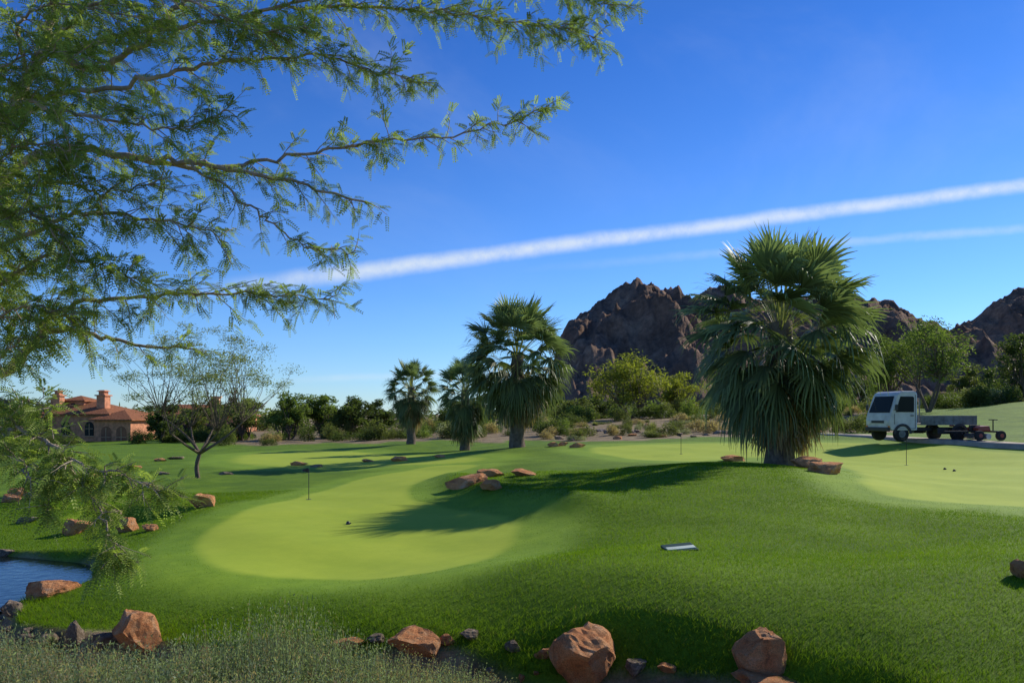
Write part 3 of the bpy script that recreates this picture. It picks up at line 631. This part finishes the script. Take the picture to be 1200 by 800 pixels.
    for pts,r0,r1,dens,tl in L:
        P=smoothline([W(*q)-B for q in pts],7)
        P=[p+Vector((rnd.gauss(0,.01),rnd.gauss(0,.012),rnd.gauss(0,.01))) for p in P]
        n_=len(P);lines.append((P,[r0+(r1-r0)*(i/(n_-1))**.7 for i in range(n_)]))
        if not dens:continue
        for i in range(2,n_-1):
            sg=P[i+1]-P[i];cnt=sg.length/.064*dens*(.5+.7*i/n_)
            for k in range(int(cnt)+(rnd.random()<cnt%1)):
                p=P[i]+sg*rnd.random();d=(sg.normalized()*rnd.uniform(.4,1.2)+Vector((rnd.gauss(0,.4),rnd.gauss(0,.5),rnd.gauss(0,.42)))).normalized()
                ln=tl*rnd.uniform(.4,1.15)*(1.15-.5*i/n_);tp=[p];dd=d.copy()
                for s in range(5):
                    dd=(dd+Vector((rnd.gauss(0,.13),rnd.gauss(0,.13),-.045+rnd.gauss(0,.08)))).normalized();tp.append(tp[-1]+dd*ln/5)
                rr0=min(.0038,r0*.4)
                lines.append((tp,[rr0*(1-.15*s) for s in range(6)]));leaves(tp[1:],.085)
                if rnd.random()<.6:
                    tp2=[tp[2]];dd=(dd+Vector((rnd.gauss(0,.8),rnd.gauss(0,.8),rnd.gauss(0,.5)))).normalized()
                    for s in range(3):
                        dd=(dd+Vector((0,0,-.08))).normalized();tp2.append(tp2[-1]+dd*ln/6)
                    lines.append((tp2,[.002]*4));leaves(tp2,.08)
        leaves(P[int(n_*.75):],.085)
    V,Q=tubes(lines,6);obj("trunk",npmesh("trunk",V,Q,M_bark,None,True),e)
    P=np.array([tuple(p) for p in LP]);D=np.array([tuple(p) for p in LD]);S=np.array(LS);N=len(P);print("LEAVES",N)
    up=np.tile([0,0,1.],(N,1))+rg.normal(0,.5,(N,3));Sd=np.cross(D,up);Sd/=np.linalg.norm(Sd,axis=1)[:,None];Nn=np.cross(Sd,D)
    tone=rg.random(N);VV=[];CC=[]
    J=7;c0=np.array([.10,.145,.035]);c1=np.array([.42,.52,.14])
    for j in range(J):
        f=(j+1)/J;c=P+D*(S*f)[:,None]-np.array([0,0,1])*(S*f*f*.2)[:,None]
        for sd in(-1,1):
            dl=D*.6+Sd*sd*.8+Nn*.15;ll=(S*.31*(1-.35*f))[:,None];wv_=(D*.85-Sd*sd*.5)*(S*.05)[:,None]
            VV.append(np.stack([c,c+dl*ll*.5-wv_,c+dl*ll,c+dl*ll*.5+wv_],1))
            t=np.clip(tone*.7+.3*rg.random(N),0,1)[:,None];CC.append(np.repeat((c0+(c1-c0)*t)[:,None,:],4,1))
    VV=np.concatenate(VV).reshape(-1,3);CC=np.concatenate(CC).reshape(-1,3)
    obj("crown",npmesh("crown",VV,np.arange(len(VV)).reshape(-1,4),M_leaf,CC),e)
bigtree()
# ---------------------------------------------------------------- cart path
pp=smoothline([Vector((uvY(u,Y),Y,0)) for u,Y in((930,40),(1000,33.5),(1090,28.6),(1200,25.4),(1320,23),(1500,21))],10)
Vv=[];Qq=[]
for i,p in enumerate(pp):
    t=(pp[min(i+1,len(pp)-1)]-pp[max(i-1,0)]).normalized();nn_=Vector((-t.y,t.x,0))
    zc=max(gz(p.x+nn_.x*s,p.y+nn_.y*s) for s in(-.75,0,.75))+.01
    for s,zz in((-.80,-.2),(-.75,0),(.75,0),(.80,-.2)):Vv.append((p.x+nn_.x*s,p.y+nn_.y*s,zc+zz))
    if i:
        for k in range(3):b=(i-1)*4+k;Qq.append((b,b+1,b+5,b+4))
M_conc=solid("concrete_material",(.40,.35,.28),.9,.25,3,0,.3,60,.1)
o=obj("cart_path",npmesh("cart_path",Vv,Qq,M_conc,None,False));o["kind"]="structure"
# ---------------------------------------------------------------- truck
M_white=solid("white_paint_material",(.60,.60,.56),.45,.22,3)
M_bed=solid("shaded_grey_paint_material",(.20,.205,.19),.75,.45,5)  # grey darkened in the colour so the bed side looks in sun shadow
M_glass=solid("dark_glass_material",(.02,.024,.022),.35,.1,2,spec=.08)
M_tyre=solid("rubber_material",(.02,.02,.02),.85,.3,9)
M_steel=solid("steel_material",(.45,.45,.45),.4,.2,9,.7)
M_black=solid("black_plastic_material",(.02,.02,.02),.5,.3,9)
M_red=solid("red_paint_material",(.3,.06,.04),.5,.3,5)
M_lamp=solid("lamp_lens_material",(.7,.7,.65),.1,.1,9)
M_orange=solid("orange_lens_material",(.7,.22,.02),.2,.1,9)
tx,ty=uvY(1078,28.4),28.4;tz=gz(tx,ty)+.04
tr=empty("pickup_truck",(tx,ty,tz),math.radians(180+10));top(tr,"small white flatbed utility truck parked on the cart path","truck")
mb=MB();mb.prism([(.62,.38),(1.60,.38),(1.66,.50),(1.67,.72),(1.63,.94),(1.37,1.62),(1.30,1.70),(1.18,1.75),(.72,1.75),(.64,1.70),(.62,1.62)],-.69,.69)
obj("cab",mb.mesh("cab",M_white,.05),tr)
mb=MB()
nrm=Vector((.93,0,.35)).normalized()
a=Vector((1.61,0,1.0));b=Vector((1.395,0,1.57))
mb.V=[tuple(a+nrm*.008+Vector((0,-.58,0))),tuple(a+nrm*.008+Vector((0,.58,0))),tuple(b+nrm*.008+Vector((0,.52,0))),tuple(b+nrm*.008+Vector((0,-.52,0)))]
mb.V+= [tuple(Vector(v_)+nrm*.008) for v_ in mb.V];mb.Q=[[0,1,2,3],[4,5,6,7],[0,1,5,4],[1,2,6,5],[2,3,7,6],[3,0,4,7]]
obj("windshield",mb.mesh("windshield",M_glass),tr)
for s in(-1,1):
    y=s*.695
    mb=MB();mb.prism([(.76,1.02),(1.46,1.02),(1.28,1.56),(.80,1.56),(.76,1.52)],y-.006,y+.006)
    obj("side_window",mb.mesh("side_window",M_glass),tr)
    mb=MB();mb.prism([(.70,.45),(.712,.45),(.712,1.62),(.70,1.62)],y-.004,y+.004);mb.prism([(1.50,.6),(1.512,.6),(1.512,.96),(1.50,.96)],y-.004,y+.004)
    mb.prism([(.72,.45),(1.35,.45),(1.35,.462),(.72,.462)],y-.004,y+.004)
    do=obj("door",mb.mesh("door",M_black),tr)
    mb=MB();mb.box(.84,y+s*.012,.9,.12,.02,.03);obj("handle",mb.mesh("handle",M_black,.004),do)
    mb=MB();mb.box(1.52,s*.82,1.18,.04,.12,.2);mb.box(1.52,s*.75,1.1,.02,.12,.02);obj("mirror",mb.mesh("mirror",M_black,.008),tr)
    mb=MB();mb.cyl((1.665,s*.5,.66),'x',.09,.05);obj("headlight",mb.mesh("headlight",M_lamp,.008),tr)
    mb=MB();mb.box(1.67,s*.62,.52,.04,.08,.05);obj("turn_signal",mb.mesh("turn_signal",M_orange,.005),tr)
    for x in(1.2,-1.02):
        wv_=empty("wheel",(x,s*.6,.27));wv_.parent=tr
        mb=MB();mb.cyl((0,0,0),'y',.27,.15,28);obj("tyre",mb.mesh("tyre",M_tyre,.025,True),wv_)
        mb=MB();mb.cyl((0,s*.062,0),'y',.13,.04,20);mb.cyl((0,s*.085,0),'y',.05,.02,12);obj("rim",mb.mesh("rim",M_bed,.006),wv_)
        mb=MB();n_=10
        prof=[(x+.35*math.cos(math.pi*k/n_),.27+.35*math.sin(math.pi*k/n_)) for k in range(n_+1)]+[(x+.26*math.cos(math.pi*(n_-k)/n_),.27+.26*math.sin(math.pi*(n_-k)/n_)) for k in range(n_+1)]
        mb.prism(prof,s*.70-.01,s*.70+.012);obj("wheel_arch",mb.mesh("wheel_arch",M_black),tr)
mb=MB();mb.box(1.68,0,.42,.08,1.3,.14);obj("bumper",mb.mesh("bumper",M_black,.02),tr)
mb=MB();mb.box(1.67,0,.68,.02,.7,.09);obj("grille",mb.mesh("grille",M_black,.004),tr)
mb=MB();mb.box(-.55,0,.42,2.1,.6,.12);mb.box(-.5,.45,.36,.5,.25,.22);mb.box(-.2,-.45,.36,.4,.25,.2);obj("chassis",mb.mesh("chassis",M_black,.01),tr)
mb=MB();mb.box(-.6,0,.60,2.2,1.42,.06)
for s in(-1,1):
    mb.box(-.6,s*.7,.76,2.2,.03,.28)
    for k in range(6):mb.box(-1.55+k*.38,s*.722,.76,.05,.012,.26)
mb.box(-1.69,0,.76,.03,1.4,.28)
obj("cargo_bed",mb.mesh("cargo_bed",M_bed,.006),tr)
mb=MB()
for y in(-.66,.66,-.22,.22):mb.box(.53,y,1.08,.035,.035,.86)
for z_ in(.95,1.25,1.49):mb.box(.53,0,z_,.03,1.3,.03)
obj("headboard_rack",mb.mesh("headboard_rack",M_bed,.004),tr)
for s in(-1,1):
    mb=MB();mb.box(-1.71,s*.55,.54,.04,.2,.1);obj("tail_light",mb.mesh("tail_light",M_red,.005),tr)
qx,qy=uvY(1145,27.4),27.4
tl=empty("turf_mower",(qx,qy,gz(qx,qy)+.03),math.radians(180+8),1);top(tl,"low red and black towed turf mower on the path","mower")
mb=MB();mb.box(0,0,.3,1.1,.06,.06);mb.box(-.35,0,.3,.06,1.1,.06);mb.box(.3,0,.3,.06,.9,.05);mb.box(.85,0,.3,.8,.05,.05);mb.box(.1,.0,.42,.4,.05,.2);obj("frame",mb.mesh("frame",M_black,.01),tl)
mb=MB();mb.prism([(-.3,.32),(.15,.32),(.2,.42),(.1,.48),(-.25,.5)],-.28,.28);obj("engine_cover",mb.mesh("engine_cover",M_red,.03),tl)
for x,y in((-.4,.6),(-.4,-.6),(.35,-.55),(.35,.55)):
    wv_=empty("wheel",(x,y,.17));wv_.parent=tl
    mb=MB();mb.cyl((0,0,0),'y',.17,.12,24);obj("tyre",mb.mesh("tyre",M_tyre,.025,True),wv_)
    mb=MB();mb.cyl((0,(-.05 if y<0 else .05),0),'y',.07,.04,16);obj("rim",mb.mesh("rim",M_red,.005),wv_)
for y in(-.3,.3):
    mb=MB();mb.cyl((.0,y,.14),'y',.1,.5,14);obj("cutting_reel",mb.mesh("cutting_reel",M_steel,.004),tl)
mb=MB();mb.box(-.6,0,.5,.03,.03,.4);mb.box(-.6,0,.7,.03,.4,.03);obj("handle",mb.mesh("handle",M_black,.004),tl)
# ---------------------------------------------------------------- flags, markers
M_flag=solid("dark_flag_material",(.03,.03,.04),.8,.2,9)
for u,v,hp in((362,585,37),(798,532,24),(1062,545,33),(300,521,12)):
    x,y,z=hit(u,v);h=hp/F*y
    e=empty("golf_flag",(x,y,z));top(e,"short putting green pin with small dark flag","golf flag","pins on the putting greens")
    mb=MB();mb.cyl((0,0,h/2-.02),'z',.008,h,8);obj("pole",mb.mesh("pole",M_flag),e)
    mb=MB();mb.V=[];nf_=6
    for i in range(nf_+1):
        xx=-.01-i*.022;yy=.02*math.sin(i*1.2);zt=h-.006*i;zb=h-.10+.006*i
        mb.V+=[(xx,yy-.001,zt),(xx,yy-.001,zb),(xx,yy+.001,zt),(xx,yy+.001,zb)]
    for i in range(nf_):
        b=i*4;mb.Q+=[[b,b+4,b+5,b+1],[b+2,b+3,b+7,b+6],[b,b+2,b+6,b+4],[b+1,b+5,b+7,b+3]]
    mb.Q+=[[0,1,3,2],[nf_*4,nf_*4+2,nf_*4+3,nf_*4+1]]
    obj("flag",mb.mesh("flag",M_flag),e)
    mb=MB();mb.cyl((0,0,.002),'z',.054,.006,20);obj("cup",mb.mesh("cup",M_black),e)
for u,v in((408,614),(1107,550),(1118,552)):
    x,y,z=hit(u,v);mb=MB();mb.cyl((0,0,.015),'z',.04,.04,16,.028);mb.cyl((0,0,.042),'z',.028,.016,16,.016);mb.box(.03,0,.02,.04,.016,.016)
    o=obj("hole_marker",mb.mesh("hole_marker",M_black,.003),None,(x,y,z));top(o,"small black domed marker standing on the green","golf marker")
x,y,z=hit(796,644)
e=empty("tee_plaque",(x,y,z+.012),.12);e.rotation_euler=(.2,-.06,.2);top(e,"white and dark green rectangular tee plaque set in the turf","sign")
M_wh=solid("white_stone_material",(.6,.68,.56),.6,.15,9);M_gr=solid("green_plastic_material",(.015,.05,.025),.5,.1,9)
mb=MB();mb.box(0,0,.005,.36,.22,.03);obj("plinth",mb.mesh("plinth",M_gr,.006),e)
mb=MB();mb.box(0,-.035,.024,.33,.075,.012);obj("plate",mb.mesh("plate",M_wh,.003),e)
# ---------------------------------------------------------------- houses
M_stucco=solid("terracotta_stucco_material",(.64,.27,.14),.9,.42,3.2,0,.5,14)
M_stucco2=solid("tan_stucco_material",(.62,.38,.22),.9,.18,1.2,0,.2,30)
m,nt,bs,out=newmat("roof_tile_material");tc=nt.nodes.new("ShaderNodeTexCoord");wvn=nt.nodes.new("ShaderNodeTexWave");wvn.inputs["Scale"].default_value=2.2;wvn.inputs["Distortion"].default_value=.6
nt.links.new(tc.outputs["Object"],wvn.inputs["Vector"]);nn=noisen(nt,6,5,.7,tc.outputs["Object"]);rrp=ramp(nt,[(.3,(.22,.08,.04)),(.7,(.5,.22,.11))]);nt.links.new(nn.outputs["Fac"],rrp.inputs[0])
nt.links.new(rrp.outputs[0],bs.inputs["Base Color"]);bs.inputs["Roughness"].default_value=.95;bs.inputs["Specular IOR Level"].default_value=.1;bp=nt.nodes.new("ShaderNodeBump");bp.inputs["Distance"].default_value=.06;nt.links.new(wvn.outputs["Fac"],bp.inputs["Height"]);nt.links.new(bp.outputs[0],bs.inputs["Normal"]);M_tile=m
def hip(mb,x0,x1,y0,y1,z0,h,ov=.4):
    x0-=ov;x1+=ov;y0-=ov;y1+=ov;b=len(mb.V);w_=min(x1-x0,y1-y0)/2
    if x1-x0>=y1-y0:r=[(x0+w_,(y0+y1)/2),(x1-w_,(y0+y1)/2)]
    else:r=[((x0+x1)/2,y0+w_),((x0+x1)/2,y1-w_)]
    mb.V+=[(x0,y0,z0),(x1,y0,z0),(x1,y1,z0),(x0,y1,z0),(x0,y0,z0+.12),(x1,y0,z0+.12),(x1,y1,z0+.12),(x0,y1,z0+.12),(r[0][0],r[0][1],z0+h),(r[1][0]+.01,r[1][1]+.01,z0+h)]
    q=[[0,3,2,1],[0,1,5,4],[1,2,6,5],[2,3,7,6],[3,0,4,7]]
    if x1-x0>=y1-y0:q+=[[4,5,9,8],[6,7,8,9],[5,6,9],[7,4,8]]
    else:q+=[[5,6,9,8],[7,4,8,9],[4,5,8],[6,7,9]]
    mb.Q+=[[b+i for i in f] for f in q]
def arch(cx,cz,w_,h):
    return [(cx-w_/2,cz),(cx+w_/2,cz),(cx+w_/2,cz+h-w_/2)]+[(cx+w_/2*math.cos(math.pi*k/8),cz+h-w_/2+w_/2*math.sin(math.pi*k/8)) for k in range(1,8)]+[(cx-w_/2,cz+h-w_/2)]
HY=74;hx0=uvY(98,HY);e=empty("house",(hx0,HY,-1.0),math.radians(-8));top(e,"terracotta stucco house with red tile roofs and chimneys","house")
mb=MB();mb.box(-1.5,3,1.4,8,6,3.4);mb.box(3.6,1.0,1.2,3.6,4,2.8);mb.box(-5.5,1.2,1.3,3,4,3.2);mb.box(-2.6,3.2,3.7,2.2,2.2,1.4);obj("wall",mb.mesh("wall",M_stucco,.02),e)
mb=MB();hip(mb,-5.5,2.5,0,6,3.1,1.3);hip(mb,1.8,5.4,-1,3,2.6,1.0,.35);hip(mb,-7,-4,-.8,3.2,2.9,1.0,.35);hip(mb,-3.7,-1.5,2.1,4.3,4.4,.6,.25);ro=obj("roof",mb.mesh("roof",M_tile),e)
for x,y,zb,h,s in((.9,1.6,3.3,1.6,.85),(-4.4,2.2,3.3,1.3,.8),(-3.6,1.4,3.2,1.7,.7)):
    mb=MB();mb.box(x,y,zb+h/2,s,s,h);mb.box(x,y,zb+h+.06,s+.25,s+.25,.12);mb.box(x,y,zb+h+.27,s*.7,s*.7,.3);mb.box(x,y,zb+h+.5,s+.1,s+.1,.14,0,.5);obj("chimney",mb.mesh("chimney",M_stucco,.01),ro)
M_warm=solid("warm_interior_material",(.3,.12,.06),.8,.3,2)
for cx_,cz_,w_,h_,y_ in((3.0,0,1.0,2.1,-1.0),(4.5,0,1.0,2.1,-1.0)):
    mb=MB();mb.prism(arch(cx_,cz_,w_,h_),y_-.02,y_+.06);wd=obj("door",mb.mesh("door",M_warm),e)
    mb=MB();mb.box(cx_,y_-.04,cz_+1,.05,.04,1.9);mb.box(cx_,y_-.04,cz_+1.1,w_*.95,.04,.05);obj("frame",mb.mesh("frame",M_stucco2),wd)
for cx_,cz_,w_,h_,y_ in((-4.0,1.2,.9,1.3,0),(-1.8,1.2,.9,1.3,0),(.6,1.2,.9,1.3,0),(-5.6,1.1,.9,1.2,-.8),(-2.6,3.45,.7,.8,2.1)):
    mb=MB();mb.prism(arch(cx_,cz_,w_,h_),y_-.02,y_+.05);wd=obj("window",mb.mesh("window",M_glass),e)
    mb=MB();mb.box(cx_,y_-.05,cz_-.06,w_+.2,.1,.08);obj("sill",mb.mesh("sill",M_stucco2),wd)
    mb=MB();mb.box(cx_,y_-.035,cz_+h_*.45,.05,.03,h_*.85);mb.box(cx_,y_-.035,cz_+h_*.5,w_*.9,.03,.05);obj("frame",mb.mesh("frame",M_stucco2),wd)
e=empty("house",(uvY(228,96),96,-1.4),math.radians(5));top(e,"low tan house with dark red tile roof behind trees","house")
mb=MB();mb.box(0,3,1.5,12,6,3.6);mb.box(-6.5,2.2,1.3,4,5,3);obj("wall",mb.mesh("wall",M_stucco,.02),e)
mb=MB();hip(mb,-6,6,0,6,3.3,1.5);hip(mb,-8.5,-4.6,-.3,4.7,2.8,1.1);ro=obj("roof",mb.mesh("roof",M_tile),e)
mb=MB();mb.box(2,2,4.8,.9,.9,1.6);mb.box(2,2,5.7,1.15,1.15,.2);obj("chimney",mb.mesh("chimney",M_stucco2),ro)
for cx_ in(-4,-1.5,1.5,4):
    mb=MB();mb.box(cx_,-.01,1.7,1.2,.06,1.2);wd=obj("window",mb.mesh("window",M_glass),e)
    mb=MB();mb.box(cx_,-.05,1.05,1.4,.1,.08);obj("sill",mb.mesh("sill",M_stucco2),wd)
# ---------------------------------------------------------------- world, sun, camera
AZ=math.radians(52);EL=math.radians(30)
wd=bpy.data.worlds.new("World");scene.world=wd;wd.use_nodes=True;nt=wd.node_tree;bg=nt.nodes["Background"]
sk=nt.nodes.new("ShaderNodeTexSky");sk.sky_type='NISHITA';sk.sun_disc=False;sk.sun_elevation=EL;sk.sun_rotation=AZ;sk.air_density=1.0;sk.dust_density=.1;sk.ozone_density=2.0;sk.altitude=300
tc=nt.nodes.new("ShaderNodeTexCoord");D=tc.outputs["Generated"]
def vm(op,a,b=None):
    x=nt.nodes.new("ShaderNodeVectorMath");x.operation=op
    for i,q in enumerate((a,b)):
        if q is None:continue
        if isinstance(q,(tuple,Vector)):x.inputs[i].default_value=tuple(q)
        else:nt.links.new(q,x.inputs[i])
    return x
def mt(op,a,b=None,c=None,clamp=False):
    x=nt.nodes.new("ShaderNodeMath");x.operation=op;x.use_clamp=clamp
    for i,q in enumerate((a,b,c)):
        if q is None:continue
        if isinstance(q,(int,float)):x.inputs[i].default_value=q
        else:nt.links.new(q,x.inputs[i])
    return x.outputs[0]
def mr(x,a,b,c,d,st='SMOOTHSTEP'):
    r=nt.nodes.new("ShaderNodeMapRange");r.interpolation_type=st
    for i,q in enumerate((x,a,b,c,d)):
        if isinstance(q,(int,float)):r.inputs[i].default_value=q
        else:nt.links.new(q,r.inputs[i])
    return r.outputs[0]
def dirv(u,v): return Vector(((u-CX)/F,1,(HV-v)/F)).normalized()
def streak(p0,p1,w0,w1,fade0,fade1,strength,nsc,nm,soft=.05):
    a=dirv(*p0);b=dirv(*p1);nn=a.cross(b).normalized();tt=(b-a).normalized()
    if nn.z<0:nn=-nn
    nz=noisen(nt,nsc,7,.65,D,.3)
    dist=vm('DOT_PRODUCT',D,nn).outputs["Value"];dist=mt('MULTIPLY_ADD',mt('SUBTRACT',nz.outputs["Fac"],.5),nm,dist)
    al=vm('DOT_PRODUCT',D,tt).outputs["Value"]
    fwd=mr(vm('DOT_PRODUCT',D,(0,1,0)).outputs["Value"],0,.2,0,1)
    al0=a.dot(tt);al1=b.dot(tt)
    wd_=mr(al,al0,al1,w0,w1,'LINEAR')
    q=mt('DIVIDE',mt('ABSOLUTE',dist),wd_)
    g=mr(q,soft,1,1,0)
    fade=mr(al,fade0*(al1-al0)+al0,fade1*(al1-al0)+al0,0,1)
    n2=noisen(nt,nsc*2.2,6,.7,D);tex=mr(n2.outputs["Fac"],.25,.65,.5,1)
    return mt('MULTIPLY',mt('MULTIPLY',mt('MULTIPLY',g,fade),mt('MULTIPLY',tex,fwd)),strength)
s1=streak((300,334),(1200,217),.0165,.0105,-.12,.15,.8,11,.010,0)
s2=streak((500,326),(1200,266),.010,.0075,.0,.95,.3,12,.012,0)
s3=streak((340,445),(640,434),.006,.008,-.1,.2,.22,10,.006)
zn=nt.nodes.new("ShaderNodeMapping");zn.inputs["Scale"].default_value=(1,1,2.2);nt.links.new(D,zn.inputs[0])
hz1=noisen(nt,1.6,6,.6,zn.outputs[0],.8);haze=mt('MULTIPLY',mr(hz1.outputs["Fac"],.5,.8,0,.12),mr(vm('DOT_PRODUCT',D,(0,0,1)).outputs["Value"],.05,.5,.2,1))
tot=mt('MINIMUM',mt('ADD',mt('ADD',s1,s2),s3),1)
tot=mt('MAXIMUM',tot,haze)
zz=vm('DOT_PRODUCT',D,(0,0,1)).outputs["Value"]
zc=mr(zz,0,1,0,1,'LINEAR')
rz=ramp(nt,[(0,(.58,.82,.93)),(.14,(.42,.72,.93)),(.42,(.21,.52,.82)),(.6,(.26,.5,.70))]);nt.links.new(zc,rz.inputs[0])  # top stop tints unseen sky above the frame less blue to soften blue fill
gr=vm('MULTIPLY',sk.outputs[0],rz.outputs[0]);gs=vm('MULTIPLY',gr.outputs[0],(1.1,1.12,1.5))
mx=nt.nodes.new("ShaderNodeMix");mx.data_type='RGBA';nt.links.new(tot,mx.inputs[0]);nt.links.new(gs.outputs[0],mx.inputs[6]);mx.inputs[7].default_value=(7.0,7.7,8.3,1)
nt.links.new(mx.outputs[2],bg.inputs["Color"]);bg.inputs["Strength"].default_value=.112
sd=Vector((math.sin(AZ)*math.cos(EL),math.cos(AZ)*math.cos(EL),math.sin(EL)))
ld=bpy.data.lights.new("sun",'SUN');ld.energy=5;ld.angle=math.radians(.5);ld.color=(1,.93,.80);lo=bpy.data.objects.new("sun",ld);lo.rotation_euler=(-sd).to_track_quat('-Z','Y').to_euler();col.objects.link(lo)
cd=bpy.data.cameras.new("camera");cd.lens=28;cd.sensor_width=36;cd.shift_y=85/1200;cd.clip_end=6000;cd.clip_start=.05
co=bpy.data.objects.new("camera",cd);co.location=(0,0,CH);co.rotation_euler=(math.radians(90),0,0);col.objects.link(co);scene.camera=co
scene.view_settings.view_transform='Standard'
try:scene.view_settings.look='None'
except:pass
scene.view_settings.exposure=0
